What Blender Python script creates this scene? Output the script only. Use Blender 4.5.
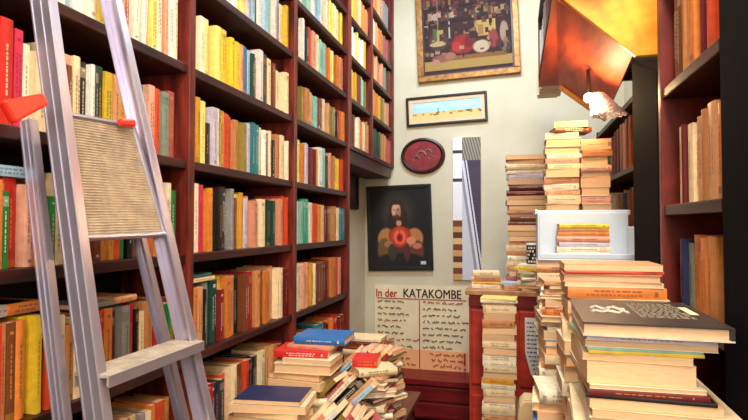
import bpy, bmesh, math, random
from mathutils import Vector, Matrix
for o in list(bpy.data.objects): bpy.data.objects.remove(o)
SC = bpy.context.scene; COL = SC.collection
RND = random.Random(11)
# ---------------------------------------------------------------- camera
F = 540.0; HC = 1.6
YAW = math.atan(141/540); PIT = math.atan(15/540)
cd = bpy.data.cameras.new('camera'); cam = bpy.data.objects.new('camera', cd); COL.objects.link(cam)
cd.sensor_width = 36; cd.lens = F*36/748; cd.clip_start = .05
cam.location = (0, 0, HC); cam.rotation_euler = (math.pi/2+PIT, 0, YAW)
SC.camera = cam
# ---------------------------------------------------------------- world, lights, exposure
w = bpy.data.worlds.new('world'); SC.world = w; w.use_nodes = True
w.node_tree.nodes['Background'].inputs[0].default_value = (1, .93, .85, 1)
w.node_tree.nodes['Background'].inputs[1].default_value = .24
def area(name, loc, rot, sx, sy, power, col):
    l = bpy.data.lights.new(name, 'AREA'); l.shape = 'RECTANGLE'; l.size = sx; l.size_y = sy
    l.energy = power; l.color = col
    o = bpy.data.objects.new(name, l); COL.objects.link(o); o.location = loc; o.rotation_euler = rot
    return o
area('ceiling_light', (.15, .2, 3.75), (math.radians(8), math.radians(-14), 0), .5, 1.8, 96, (1, .92, .80))
area('shop_front_light', (.2, -1.3, 2.3), (math.radians(84), 0, math.radians(10)), 1.0, 1.2, 38, (1, .90, .76))
area('skylight', (-.3, 3.4, 3.85), (math.radians(22), 0, 0), .9, .7, 62, (.66, .84, 1))
SC.view_settings.view_transform = 'Standard'; SC.view_settings.look = 'None'
SC.view_settings.gamma = 1; SC.view_settings.use_curve_mapping = False
SC.view_settings.exposure = .55
# ---------------------------------------------------------------- pixel -> place
CF = Vector((-math.sin(YAW), math.cos(YAW), 0)); CR = Vector((math.cos(YAW), math.sin(YAW), 0))
def ray(u, v): return CF + CR*((u-374)/F) + Vector((0, 0, -(v-225)/F))
def onX(u, v, X): r = ray(u, v); return r*(X/r.x)+Vector((0, 0, HC))
def onY(u, v, Y): r = ray(u, v); return r*(Y/r.y)+Vector((0, 0, HC))
def onZ(u, v, Z): r = ray(u, v); return r*((Z-HC)/r.z)+Vector((0, 0, HC))
# ---------------------------------------------------------------- colours
def lin(c):
    if isinstance(c, str): c = PAL[c]
    return tuple((x/255/12.92 if x/255 <= .04045 else ((x/255+.055)/1.055)**2.4) for x in c)
PAL = dict(white=(238,232,222), cream=(238,212,168), ivory=(240,226,196), pink=(226,164,140), peach=(222,160,112),
  yellow=(236,196,50), paleyellow=(240,220,120), gold=(214,152,44), orange=(216,124,50), redorange=(214,72,34), red=(200,34,30),
  crimson=(168,22,40), magenta=(214,40,84), maroon=(104,20,28), plum=(66,24,44), brown=(120,62,32), tan=(190,126,74),
  olive=(132,112,46), green=(36,120,52), darkgreen=(20,62,52), teal=(30,122,134), mint=(146,196,176), seagreen=(44,146,118),
  blue=(40,110,180), navy=(24,36,78), skyblue=(160,196,220), grey=(150,146,146), greygreen=(128,140,124), darkgrey=(56,56,60),
  black=(22,18,20), darkred=(130,26,24), mauve=(196,130,160), rose=(176,84,84), lilac=(206,196,214), page=(226,184,140), salmon=(216,146,116))
NAMES = dict(paleyellow='pale yellow', redorange='orange-red', darkgreen='dark green', seagreen='sea green', skyblue='pale blue',
  greygreen='grey-green', darkgrey='dark grey', darkred='dark red')
def cname(c): return NAMES.get(c, c)
# ---------------------------------------------------------------- materials
def newmat(name):
    m = bpy.data.materials.new(name); m.use_nodes = True; nt = m.node_tree
    return m, nt, nt.nodes['Principled BSDF']
def plain(name, c, rough=.5, metal=0, noise=0, scale=20, bump=0, stretch=(1,1,1), c2=None, spec=.4):
    m, nt, b = newmat(name); c = lin(c)
    b.inputs['Roughness'].default_value = rough; b.inputs['Metallic'].default_value = metal
    b.inputs['Specular IOR Level'].default_value = spec
    if noise or c2:
        tc = nt.nodes.new('ShaderNodeTexCoord'); mp = nt.nodes.new('ShaderNodeMapping'); mp.inputs['Scale'].default_value = stretch
        n = nt.nodes.new('ShaderNodeTexNoise'); n.inputs['Scale'].default_value = scale; n.inputs['Detail'].default_value = 5
        rp = nt.nodes.new('ShaderNodeValToRGB')
        d = lin(c2) if c2 else tuple(x*(1-noise) for x in c)
        rp.color_ramp.elements[0].position = .32; rp.color_ramp.elements[1].position = .68
        rp.color_ramp.elements[0].color = (*d, 1); rp.color_ramp.elements[1].color = (*c, 1)
        L = nt.links.new
        L(tc.outputs['Object'], mp.inputs[0]); L(mp.outputs[0], n.inputs[0]); L(n.outputs[0], rp.inputs[0]); L(rp.outputs[0], b.inputs['Base Color'])
        if bump:
            bp = nt.nodes.new('ShaderNodeBump'); bp.inputs['Strength'].default_value = bump; bp.inputs['Distance'].default_value = .004
            L(n.outputs[0], bp.inputs['Height']); L(bp.outputs[0], b.inputs['Normal'])
    else: b.inputs['Base Color'].default_value = (*c, 1)
    return m
def attrmat(name, rough, nscale=60, amt=.25, layered=False):
    m, nt, b = newmat(name); L = nt.links.new
    a = nt.nodes.new('ShaderNodeAttribute'); a.attribute_name = 'col'
    tc = nt.nodes.new('ShaderNodeTexCoord'); n = nt.nodes.new('ShaderNodeTexNoise'); n.inputs['Scale'].default_value = nscale
    n.inputs['Detail'].default_value = 4
    mp = nt.nodes.new('ShaderNodeMapping')
    if layered: mp.inputs['Scale'].default_value = (1, 1, 14)
    mr = nt.nodes.new('ShaderNodeMapRange'); mr.inputs[3].default_value = 1-amt; mr.inputs[4].default_value = 1+amt*.4
    mx = nt.nodes.new('ShaderNodeVectorMath'); mx.operation = 'SCALE'
    L(tc.outputs['Object'], mp.inputs[0]); L(mp.outputs[0], n.inputs[0]); L(n.outputs[0], mr.inputs[0])
    L(a.outputs['Color'], mx.inputs[0]); L(mr.outputs[0], mx.inputs['Scale']); L(mx.outputs[0], b.inputs['Base Color'])
    b.inputs['Roughness'].default_value = rough
    return m
M_BOOK = attrmat('printed_book_cover', .42, 45, .45)
M_PAGE = attrmat('paper_pages', .8, 40, .3, True)
M_PRINT = attrmat('printed_picture', .85, 30, .15)
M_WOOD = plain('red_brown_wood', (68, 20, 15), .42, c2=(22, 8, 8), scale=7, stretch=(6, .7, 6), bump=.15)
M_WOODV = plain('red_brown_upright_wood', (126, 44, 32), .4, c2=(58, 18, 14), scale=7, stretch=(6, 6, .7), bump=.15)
M_WOODK = plain('dark_back_panel_wood', (26, 10, 9), .6, c2=(14, 6, 6), scale=6, stretch=(4, 4, .6))
M_BLACK = plain('black_painted_wood', (18, 17, 21), .85, spec=.05, c2=(12, 11, 14), scale=9, stretch=(4, 4, .5))
M_WALL = plain('cream_plaster', (206, 196, 172), .85, c2=(196, 182, 154), scale=3, bump=.1)
M_FLOOR = plain('dark_floor_boards', (48, 30, 22), .5, c2=(24, 15, 12), scale=5, stretch=(5, .5, 5))
M_CEIL = plain('white_ceiling', (225, 220, 210), .9, c2=(212, 206, 196), scale=4)
M_RED = plain('red_painted_wood', (190, 58, 34), .5, c2=(156, 40, 26), scale=6, stretch=(1, 1, 4), bump=.1)
M_ALU = plain('brushed_aluminium', (196, 190, 210), .3, metal=.8, noise=.07, scale=12, stretch=(3, 3, .3))
M_ALUD = plain('ribbed_aluminium_plate', (206, 194, 176), .42, metal=.45, c2=(176, 164, 148), scale=30)
M_SOFFR = plain('varnished_red_soffit', (200, 84, 46), .55, c2=(140, 50, 28), scale=5, stretch=(4, .6, 4))
M_SOFFY = plain('varnished_honey_soffit', (244, 174, 50), .4, c2=(232, 142, 40), scale=5, stretch=(4, .6, 4))
M_CLIP = plain('red_plastic', (224, 44, 24), .35, noise=.1)
M_GOLD = plain('gilt_frame', (170, 118, 52), .4, metal=.35, c2=(120, 70, 30), scale=24, bump=.3)
M_FRAME = plain('black_frame', (28, 20, 18), .4, noise=.3)
M_DKBROWN = plain('dark_brown_frame', (58, 22, 18), .4, noise=.3)
M_PAPER = plain('white_paper', (226, 222, 216), .8, noise=.08)
M_POSTER = plain('cream_poster_paper', (236, 216, 180), .8, c2=(222, 202, 168), scale=5)
M_PINK = plain('pink_poster_paper', (240, 164, 124), .8, c2=(236, 180, 120), scale=5)
M_INK = plain('black_ink', (26, 20, 22), .6, noise=.1)
M_INKR = plain('red_ink', (170, 30, 34), .6, noise=.1)
M_INKB = plain('blue_ink', (50, 80, 130), .6, noise=.1)
M_PLASTIC = plain('pale_blue_plastic', (196, 208, 222), .35, noise=.06)
M_CARD = plain('beige_cardboard', (206, 176, 132), .8, c2=(190, 158, 114), scale=12)
M_TABLE = plain('brown_table_wood', (110, 60, 34), .45, c2=(74, 36, 20), scale=6, stretch=(5, .7, 5))
M_LACE = plain('white_openwork_metal', (220, 214, 218), .4, noise=.2)
m, nt, b = newmat('lamp_bulb_glass'); M_BULB = m
b.inputs['Emission Color'].default_value = (1, .80, .55, 1); b.inputs['Emission Strength'].default_value = 9
# ---------------------------------------------------------------- mesh helpers
class MB:
    """collects faces into one mesh, with a colour per face"""
    def __init__(s): s.v = []; s.f = []; s.c = []
    def face(s, pts, col=(1, 1, 1)):
        n = len(s.v); s.v += [tuple(p) for p in pts]; s.f.append(tuple(range(n, n+len(pts)))); s.c.append(col)
    def box(s, lo, hi, col=(1, 1, 1), M=None):
        x0, y0, z0 = lo; x1, y1, z1 = hi
        p = [Vector(q) for q in ((x0,y0,z0),(x1,y0,z0),(x1,y1,z0),(x0,y1,z0),(x0,y0,z1),(x1,y0,z1),(x1,y1,z1),(x0,y1,z1))]
        if M: p = [M @ q for q in p]
        n = len(s.v); s.v += [tuple(q) for q in p]
        for q in ((0,3,2,1),(4,5,6,7),(0,1,5,4),(1,2,6,5),(2,3,7,6),(3,0,4,7)):
            s.f.append(tuple(n+i for i in q)); s.c.append(col)
    def prism(s, poly, ax, a, b, col=(1,1,1)):
        """poly: 2D outline; ax: function (p, t)->3D"""
        n = len(s.v); k = len(poly)
        s.v += [tuple(ax(p, a)) for p in poly]+[tuple(ax(p, b)) for p in poly]
        s.f.append(tuple(n+i for i in range(k))[::-1]); s.c.append(col)
        s.f.append(tuple(n+k+i for i in range(k))); s.c.append(col)
        for i in range(k):
            j = (i+1) % k; s.f.append((n+i, n+j, n+k+j, n+k+i)); s.c.append(col)
    def tube(s, pts, r, seg=8, col=(1,1,1)):
        pts = [Vector(p) for p in pts]; rings = []
        for i, p in enumerate(pts):
            d = (pts[min(i+1, len(pts)-1)]-pts[max(i-1, 0)]).normalized()
            a = d.cross(Vector((.13, .2, 1)) if abs(d.z) < .95 else Vector((1, 0, 0))).normalized(); bb = d.cross(a)
            rr = r[i] if isinstance(r, (list, tuple)) else r
            n = len(s.v); s.v += [tuple(p+a*math.cos(t)*rr+bb*math.sin(t)*rr) for t in [2*math.pi*j/seg for j in range(seg)]]
            rings.append(n)
        for a0, b0 in zip(rings, rings[1:]):
            for j in range(seg):
                k = (j+1) % seg; s.f.append((a0+j, a0+k, b0+k, b0+j)); s.c.append(col)
        s.f.append(tuple(rings[0]+j for j in range(seg))[::-1]); s.c.append(col)
        s.f.append(tuple(rings[-1]+j for j in range(seg))); s.c.append(col)
    def mesh(s, name, fix=True):
        me = bpy.data.meshes.new(name); me.from_pydata(s.v, [], s.f)
        at = me.color_attributes.new('col', 'FLOAT_COLOR', 'CORNER')
        buf = []
        for p in me.polygons:
            c = s.c[p.index]
            for _ in range(p.loop_total): buf += [c[0], c[1], c[2], 1]
        at.data.foreach_set('color', buf)
        if fix:
            bm = bmesh.new(); bm.from_mesh(me); bmesh.ops.recalc_face_normals(bm, faces=bm.faces[:]); bm.to_mesh(me); bm.free()
        me.update(); return me
    def build(s, name, mat, parent=None, loc=(0,0,0), rotz=0, bevel=0):
        me = s.mesh(name); me.materials.append(mat)
        o = bpy.data.objects.new(name, me); COL.objects.link(o); o.parent = parent
        o.location = loc; o.rotation_euler = (0, 0, rotz)
        if bevel:
            bv = o.modifiers.new('bevel', 'BEVEL'); bv.width = bevel; bv.segments = 2; bv.limit_method = 'ANGLE'
        return o
def tag(o, label=None, cat=None, group=None, kind=None):
    if label: o['label'] = label
    if cat: o['category'] = cat
    if group: o['group'] = group
    if kind: o['kind'] = kind
    return o
def empty(name, loc=(0,0,0), rotz=0, **k):
    o = bpy.data.objects.new(name, None); COL.objects.link(o); o.location = loc; o.rotation_euler = (0, 0, rotz)
    o.empty_display_size = .05
    return tag(o, **k)
def boxpart(name, lo, hi, mat, parent=None, bevel=0):
    m = MB(); m.box(lo, hi); return m.build(name, mat, parent, bevel=bevel)
def struct(name, lo, hi, mat): return tag(boxpart(name, lo, hi, mat), kind='structure')
# ---------------------------------------------------------------- room
XL, XR, YB, YF, ZC = -1.31, .86, 4.7, -1.7, 3.92
struct('floor', (XL-.1, YF, -.05), (XR+.1, YB+.1, 0), M_FLOOR)
struct('ceiling', (XL-.1, YF, ZC), (XR+.1, YB+.1, ZC+.05), M_CEIL)
struct('wall_left', (XL-.08, YF, 0), (XL, YB+.08, ZC), M_WALL)
struct('wall_back', (XL, YB, 0), (XR+.08, YB+.08, ZC), M_WALL)
struct('wall_right', (XR, YF, 0), (XR+.08, YB, ZC), M_WALL)
# ---------------------------------------------------------------- left bookcase
XS = -1.06                                        # plane of the spines
def zs(k): return HC+1.10*k
SH = {-4: zs(1.80), -3: zs(1.53), -2: zs(1.27), -1: zs(1.03), 0: zs(.77), 1: zs(.483), 2: zs(.195), 3: zs(-.087), 4: zs(-.393), 5: zs(-.70), 6: zs(-1.0), 7: zs(-1.32)}
def yu(u, X=XS): return onX(u, 225, X).y
Y0, Y1, Y2, Y3 = .50, yu(185), yu(291), yu(345.5)
Y4, Y5 = yu(369.5), 4.67
UT = .032
bc = empty('bookcase', (-1.18, Y0, 0), label='tall red-brown wooden bookcase filling the left wall behind the ladder', cat='bookcase')
def ch(o, p):
    o.parent = p; o.matrix_parent_inverse = Matrix.Translation(-Vector(p.location)); return o
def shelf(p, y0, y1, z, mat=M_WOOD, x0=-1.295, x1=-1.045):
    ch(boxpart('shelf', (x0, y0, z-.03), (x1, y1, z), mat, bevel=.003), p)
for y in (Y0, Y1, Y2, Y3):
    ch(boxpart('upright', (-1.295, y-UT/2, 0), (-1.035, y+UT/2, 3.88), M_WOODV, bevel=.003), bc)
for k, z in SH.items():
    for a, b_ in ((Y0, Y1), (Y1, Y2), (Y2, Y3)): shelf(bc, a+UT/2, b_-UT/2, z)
ch(boxpart('back_panel', (-1.307, Y0, .05), (-1.297, Y3+UT/2, 3.88), M_WOODK), bc)
ch(boxpart('plinth', (-1.29, Y0+.02, 0), (-1.07, Y3-.02, .10), M_WOODK), bc)
wc = empty('wall_cabinet', (-1.18, Y3, zs(.483)), label='open wooden wall bookcase hung high by the back wall, stuffed with books', cat='bookcase')
for y in (Y3+UT+.004, Y4, Y5-.01):
    ch(boxpart('upright', (-1.295, y-UT/2, zs(.483)-.03), (-1.035, y+UT/2, 3.88), M_WOODV, bevel=.003), wc)
for k in (-3, -2, -1, 0, 1):
    for a, b_ in ((Y3+UT+.004, Y4), (Y4, Y5-.01)): shelf(wc, a+UT/2, b_-UT/2, SH[k])
ch(boxpart('back_panel', (-1.307, Y3+UT, zs(.483)-.03), (-1.297, Y5, 3.88), M_WOODK), wc)
ch(boxpart('apron', (-1.29, Y3+.05, zs(.483)-.12), (-1.06, Y5-.02, zs(.483)-.032), M_WOOD), wc)
# ---------------------------------------------------------------- books
TCOL = ['black', 'white', 'maroon', 'gold', 'navy', 'ivory']
def title_for(c):
    r = sum(lin(c))/3
    return RND.choice(['black', 'maroon', 'navy', 'brown']) if r > .22 else RND.choice(['ivory', 'gold', 'white'])
def book_geo(T, H, W, c, rich=True, hard=None, mapf=None, cov=None, pg=None, rnd=None):
    """local axes t (thickness, centred), h (0..H), w (0 at spine, W at fore edge)"""
    rnd = rnd or RND; hard = rnd.random() < .35 if hard is None else hard
    cov = cov or MB(); pg = pg or cov
    A = lambda t, h, w: mapf(Vector((t, h, w)))
    bt = min(.0028 if hard else .0010, T*.2); ins = .004 if hard else .0006
    cc = lin(c); j = 1+rnd.uniform(-.12, .10); cc = tuple(min(.95, x*j) for x in cc)
    tc = lin(title_for(c)); tc = tuple(.6*x+.4*y for x, y in zip(tc, cc))
    for sg in (-1, 1):
        a, b2 = sorted((sg*T/2, sg*(T/2-bt)))
        n = len(cov.v)
        for q in ((a,0,0),(b2,0,0),(b2,H,0),(a,H,0),(a,0,W),(b2,0,W),(b2,H,W),(a,H,W)): cov.v.append(tuple(A(*q)))
        for q in ((0,3,2,1),(4,5,6,7),(0,1,5,4),(1,2,6,5),(2,3,7,6),(3,0,4,7)): cov.f.append(tuple(n+i for i in q)); cov.c.append(cc)
    # spine, rounded, cut into bands along its height
    bul = T*(.16 if hard else .05); S = 6 if rich else 4
    bands = [0, .09, .80, .93, 1] if rich else [0, 1]
    style = rnd.random()
    for h0, h1 in zip(bands, bands[1:]):
        bc_ = cc
        if rich and style < .16 and h0 in (.09,): bc_ = cc
        if rich and style < .18 and h0 == .80: bc_ = tuple(.6*x+.4*y for x, y in zip(cc, tc))
        if rich and .18 <= style < .26 and h0 == 0: bc_ = tuple(.5*x+.5*y for x, y in zip(cc, tc))
        for i in range(S):
            t0 = -T/2+T*i/S; t1 = -T/2+T*(i+1)/S
            f0 = -bul*(1-(2*t0/T)**2); f1 = -bul*(1-(2*t1/T)**2)
            cov.face([A(t0, H*h0, f0), A(t1, H*h0, f1), A(t1, H*h1, f1), A(t0, H*h1, f0)], bc_)
    for hh in (0, H):      # spine head and tail caps
        cov.face([A(-T/2+T*i/S, hh, -bul*(1-(2*(-T/2+T*i/S)/T)**2)) for i in range(S+1)]+[A(T/2-bt, hh, .001), A(-T/2+bt, hh, .001)], cc)
    if rich and T > .008:  # lettering on the spine
        off = -bul-.0005; h = H*rnd.uniform(.18, .3); rows = 1 if T < .02 else rnd.choice([1, 2])
        for r_ in range(rows):
            tt = 0 if rows == 1 else (r_-.5)*T*.34; hw = min(T*.09, .0022)
            h = H*rnd.uniform(.18, .3)
            while h < H*.74:
                L_ = rnd.uniform(.004, .012)
                cov.face([A(tt-hw, h, off), A(tt+hw, h, off), A(tt+hw, h+L_, off), A(tt-hw, h+L_, off)], tc)
                h += L_+rnd.uniform(.0015, .005)
        if rnd.random() < .35:
            h = H*rnd.choice([.86, .88, .05]); hw = T*.2
            cov.face([A(-hw, h, off), A(hw, h, off), A(hw, h+T*.3, off), A(-hw, h+T*.3, off)], tc)
    pc = lin('page'); j = rnd.uniform(.8, 1.12); pc = tuple(x*j for x in pc)
    n = len(pg.v); a, b2 = -T/2+bt, T/2-bt
    for q in ((a,ins,.0005),(b2,ins,.0005),(b2,H-ins,.0005),(a,H-ins,.0005),(a,ins,W-ins),(b2,ins,W-ins),(b2,H-ins,W-ins),(a,H-ins,W-ins)): pg.v.append(tuple(A(*q)))
    for q in ((0,3,2,1),(4,5,6,7),(0,1,5,4),(1,2,6,5),(2,3,7,6),(3,0,4,7)): pg.f.append(tuple(n+i for i in q)); pg.c.append(pc)
    return cov, pg
ORDW = ['first','second','third','fourth','fifth','sixth','seventh','eighth','ninth','tenth','eleventh','twelfth','thirteenth','fourteenth','fifteenth','sixteenth','seventeenth','eighteenth','nineteenth','twentieth']
def label_row(items, where):
    """items: list of dict(c, H, T); gives each a label of its own"""
    n = len(items); cols = [i['c'] for i in items]; out = []
    key = lambda i: (cols[i], tuple(sorted((cols[i-1] if i else 'end', cols[i+1] if i < n-1 else 'end'))))
    keys = [key(i) for i in range(n)]
    for i, it in enumerate(items):
        c = cname(it['c'])
        if cols.count(it['c']) == 1: s = 'the only %s book' % c
        elif i == 0: s = 'leftmost, a %s book' % c
        elif i == n-1: s = 'rightmost, a %s book' % c
        elif keys.count(keys[i]) == 1 and cols[i] not in (cols[i-1], cols[i+1]):
            a, b2 = cname(cols[i-1]), cname(cols[i+1])
            s = '%s book between two %s ones' % (c, a) if a == b2 else '%s book between %s and %s' % (c, a, b2)
        elif i < 20: s = '%s book, %s from left' % (c, ORDW[i])
        else: s = '%s book, %s from right' % (c, ORDW[min(n-1-i, 19)])
        out.append(s+', '+where)
    return out
# default sizes: each entry (u_right, colour[, height m]); a colour span wider than a book is cut into several
def shelf_row(X, face, z, u0, row, where, group, hdef=(.19, .225), wmin=.012, wmax=.045, W=.15, rich=True, jit=True):
    """a row of standing books whose spines stand in the plane x=X, facing +x (face=1) or -x (face=-1)"""
    its = []; ya = onX(u0, 225, X).y
    for e in row:
        u1, c = e[0], e[1]; yb = onX(u1, 225, X).y
        span = abs(yb-ya); k = max(1, int(round(span/.034)) if span > wmax else 1)
        for i in range(k):
            a = ya+(yb-ya)*i/k; b2 = ya+(yb-ya)*(i+1)/k
            its.append(dict(c=c, y=(a+b2)/2, T=abs(b2-a)-.0008, H=(e[2] if len(e) > 2 else RND.uniform(*hdef))+RND.uniform(-.004, .004), lean=(e[3] if len(e) > 3 else 0)))
        ya = yb
    order = its if face > 0 else its
    labs = label_row(order, where)
    for it, lb in zip(its, labs):
        mf = (lambda p: Vector((-face*p.z, p.x, p.y)))
        cov, _ = book_geo(it['T'], it['H'], W+RND.uniform(-.02, .01), it['c'], rich=rich, mapf=mf)
        dx = -face*RND.random()**2*.035 if jit else 0
        o = cov.build('book', M_BOOK, None, (X+dx, it['y'], z+.0008))
        if it['lean']: o.rotation_euler = (it['lean'], 0, 0)
        tag(o, lb, 'book', group)
    return its
LN, LM, LF, LU = 'bay behind ladder', 'middle left bay', 'third left bay', 'high cabinet'
def row(bay, k, u0, r, **kw):
    rn = {-3: 'topmost shelf', -2: 'fifth shelf above eye level', -1: 'fourth shelf above eye level', 0: 'third shelf above eye level', 1: 'second shelf above eye level', 2: 'first shelf above eye level', 3: 'eye-level shelf', 4: 'first shelf below eye level', 5: 'second shelf below eye level'}[k]
    if bay == LU: rn = {-3: 'top shelf', -2: 'second shelf down', -1: 'third shelf down', 0: 'second lowest shelf', 1: 'lowest shelf'}[k]
    shelf_row(XS, 1, SH[k], u0, r, rn+', '+bay, 'books '+rn+', '+bay, **kw)
# near bay, behind the ladder
row(LN, 1, 30, [(45,'grey'),(62,'white'),(74,'skyblue'),(84,'white'),(94,'ivory'),(98,'yellow',.24),(103,'yellow',.24),(110,'lilac'),(118,'white'),(124,'peach'),(129,'rose')], hdef=(.2,.24))
row(LN, 1, 131, [(137,'ivory',.22,-.05),(141,'skyblue',.21,-.05),(145,'white',.22,-.05),(150,'paleyellow'),(155,'paleyellow'),(160,'ivory'),(163,'paleyellow'),(166,'salmon'),(169,'mauve'),(174,'white'),(177,'ivory')])
row(LN, 2, -40, [(-22,'brown'),(-8,'cream'),(3,'brown',.24),(16,'red',.235),(20,'redorange',.235),(29,'magenta',.23),(36,'ivory',.2),(50,'cream',.19),(61,'ivory',.225),(66,'maroon',.18),(70,'brown',.18),(77,'pink',.215),(84,'cream',.215),(90,'black',.205),(94,'white',.205),(97,'darkgrey',.20),(104,'darkgreen',.205),(112,'yellow',.20),(119,'peach',.195),(126,'gold',.2),(136,'cream',.2),(143,'skyblue',.205),(151,'teal',.205),(157,'pink',.215),(161,'redorange',.21),(168,'greygreen',.205),(171,'black',.2),(177,'rose',.215)], )
row(LN, 3, -40, [(-20,'orange',.19),(-8,'maroon',.2),(3,'orange',.195),(10,'green',.17),(14,'orange',.19),(28,'red',.2),(38,'pink',.19),(46,'tan',.19),(50,'ivory',.18),(56,'green',.16),(64,'cream'),(72,'pink'),(80,'tan'),(86,'maroon',.2),(92,'darkred'),(97,'redorange'),(103,'brown'),(109,'orange'),(114,'gold'),(120,'redorange'),(124,'green'),(128,'darkgreen'),(134,'black'),(140,'brown'),(147,'tan'),(150,'redorange'),(155,'peach'),(160,'orange'),(166,'cream',.225),(171,'ivory',.225),(177,'green',.21)])
row(LN, 4, -40, [(-20,'cream',.2),(-6,'red',.22),(6,'red',.22),(13,'tan',.22),(22,'brown',.215),(31,'orange',.215),(38,'yellow',.225),(44,'yellow',.225),(49,'darkgrey',.2),(56,'redorange',.17),(61,'gold',.21),(68,'cream',.21),(76,'tan',.19),(84,'cream',.2),(95,'brown',.2),(103,'redorange',.20),(109,'red',.20),(117,'orange',.205),(124,'maroon',.19),(132,'grey',.205),(138,'crimson',.205),(141,'black',.19),(146,'cream',.18),(156,'tan',.2),(165,'crimson',.21),(175,'green',.18),(178,'brown',.2)])
row(LN, 5, 60, [(72,'tan'),(84,'cream'),(96,'brown'),(108,'pink'),(114,'orange',.20),(120,'red',.2),(128,'cream',.2),(133,'redorange',.22),(139,'gold',.21),(145,'cream',.215),(150,'grey',.215),(155,'ivory',.21),(159,'orange',.22),(167,'redorange',.225),(176,'tan',.22)])
# middle bay
row(LM, 0, 209, [(218,'ivory'),(226,'white'),(232,'white'),(240,'white'),(245,'paleyellow'),(248,'lilac'),(251,'darkgrey'),(257,'skyblue',.23),(259,'navy',.22),(263,'white'),(267,'skyblue'),(271,'mint'),(276,'white'),(280,'grey'),(283,'cream'),(288,'yellow')])
row(LM, 1, 193.5, [(199,'cream',.205),(204,'ivory',.2),(207,'paleyellow',.2),(214,'tan',.195),(220,'paleyellow',.205),(225,'yellow',.205),(230,'paleyellow',.20),(234,'yellow',.2),(239,'yellow',.195),(243,'peach',.19),(247,'blue',.2),(249,'navy',.2),(252,'skyblue',.195),(255,'darkgreen',.19),(259,'rose',.185),(263,'white',.225),(267,'darkgrey',.22),(271,'cream',.21),(276,'brown',.21),(279,'pink',.195),(284,'ivory',.19),(288,'cream',.2)])
row(LM, 2, 190.5, [(196,'cream',.235),(201,'gold',.23),(206,'paleyellow',.225),(212,'black',.15),(217,'lilac',.215),(219,'ivory',.215),(222,'olive',.215),(226,'gold',.215),(231,'redorange',.21),(236,'redorange',.21),(240,'tan',.2),(246,'olive',.195),(249,'black',.2),(252,'lilac',.205),(259,'teal',.215),(263,'cream',.205),(266,'white',.2),(268,'brown',.19),(273,'ivory',.21),(276,'black',.17),(280,'tan',.2),(284,'cream',.205),(288.5,'ivory',.19)])
row(LM, 3, 191, [(196,'cream',.235),(201,'ivory',.24),(205,'magenta',.235),(208,'redorange',.23),(211,'orange',.22),(214,'gold',.225),(218,'cream',.225),(223,'black',.225),(232,'plum',.24),(235,'grey',.235),(239,'brown',.2),(243,'paleyellow',.215),(247,'gold',.225),(250,'lilac',.205),(254,'pink',.215),(258,'salmon',.2),(262,'brown',.205),(267,'cream',.21),(276,'darkgreen',.205),(280,'peach',.21),(284,'salmon',.22),(288.5,'redorange',.23)])
row(LM, 4, 192, [(197,'tan',.21),(201,'orange',.215),(206,'peach',.215),(209,'black',.2),(215,'greygreen',.225),(221,'darkgreen',.225),(225,'darkred',.19),(229,'yellow',.24),(234,'orange',.235),(239,'tan',.235),(245,'black',.22),(250,'brown',.23),(253,'crimson',.24),(256,'red',.235),(261,'tan',.235),(265,'brown',.23),(269,'orange',.23),(273,'tan',.225),(278,'peach',.24),(283,'cream',.235),(287,'black',.22),(289,'maroon',.22)])
row(LM, 5, 195, [(202,'tan',.2),(209,'brown',.19),(214,'red',.19),(219,'darkred',.19),(223,'navy',.19),(227,'darkgrey',.19),(232,'redorange',.2),(238,'cream',.225),(244,'brown',.22),(250,'redorange',.215),(257,'navy',.215),(262,'black',.21),(266,'cream',.225),(271,'gold',.22),(277,'peach',.225),(283,'orange',.215),(288,'darkred',.21)])
# third bay
row(LF, -1, 298, [(304,'white'),(310,'mint'),(316,'white'),(322,'skyblue'),(329,'ivory'),(334,'paleyellow'),(339,'cream'),(344,'yellow')], hdef=(.2,.22))
row(LF, 0, 293, [(296,'mint',.23),(300,'black',.21),(304,'white',.225),(308,'darkgreen',.2),(312,'red',.215),(315,'salmon',.215),(319,'cream',.215),(325,'mint',.2),(330,'orange',.2),(333,'paleyellow',.2),(337,'gold',.2),(341,'orange',.205),(344,'rose',.21)])
row(LF, 1, 292.5, [(295,'gold',.2),(297,'orange',.195),(301,'yellow',.19),(305,'olive',.18),(309,'tan',.19),(312,'peach',.185),(317,'mint',.18),(320,'maroon',.18),(323,'brown',.18),(327,'cream',.195),(330,'peach',.19),(335,'olive',.18),(338,'black',.17),(341,'redorange',.19),(344.5,'orange',.185)])
row(LF, 2, 296, [(300,'paleyellow',.22),(304,'gold',.215),(307,'orange',.21),(311,'lilac',.215),(316,'maroon',.2),(319,'gold',.21),(322,'white',.225),(325,'mint',.22),(328,'black',.19),(331,'salmon',.21),(334,'brown',.2),(338,'tan',.205),(341,'yellow',.2),(344.5,'redorange',.2)])
row(LF, 3, 294, [(298,'ivory',.215),(301,'grey',.21),(304,'mint',.215),(308,'seagreen',.23),(311,'seagreen',.23),(314,'ivory',.215),(318,'redorange',.215),(321,'gold',.21),(324,'peach',.205),(327,'tan',.205),(330,'maroon',.2),(334,'olive',.205),(337,'tan',.205),(339,'cream',.2),(342,'teal',.205),(344.5,'teal',.2)])
row(LF, 4, 293, [(297,'ivory',.235),(300,'cream',.235),(303,'white',.23),(306,'salmon',.235),(309,'pink',.235),(313,'gold',.23),(316,'cream',.225),(319,'black',.22),(323,'brown',.22),(328,'maroon',.22),(332,'darkred',.225),(336,'orange',.23),(340,'red',.235),(344.5,'salmon',.225)])
row(LF, 5, 293, [(298,'brown',.2),(303,'black',.2),(307,'white',.21),(311,'black',.2),(318,'navy',.2),(325,'teal',.21),(330,'maroon',.2),(336,'orange',.21),(340,'red',.215),(344.5,'darkred',.2)])
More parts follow.
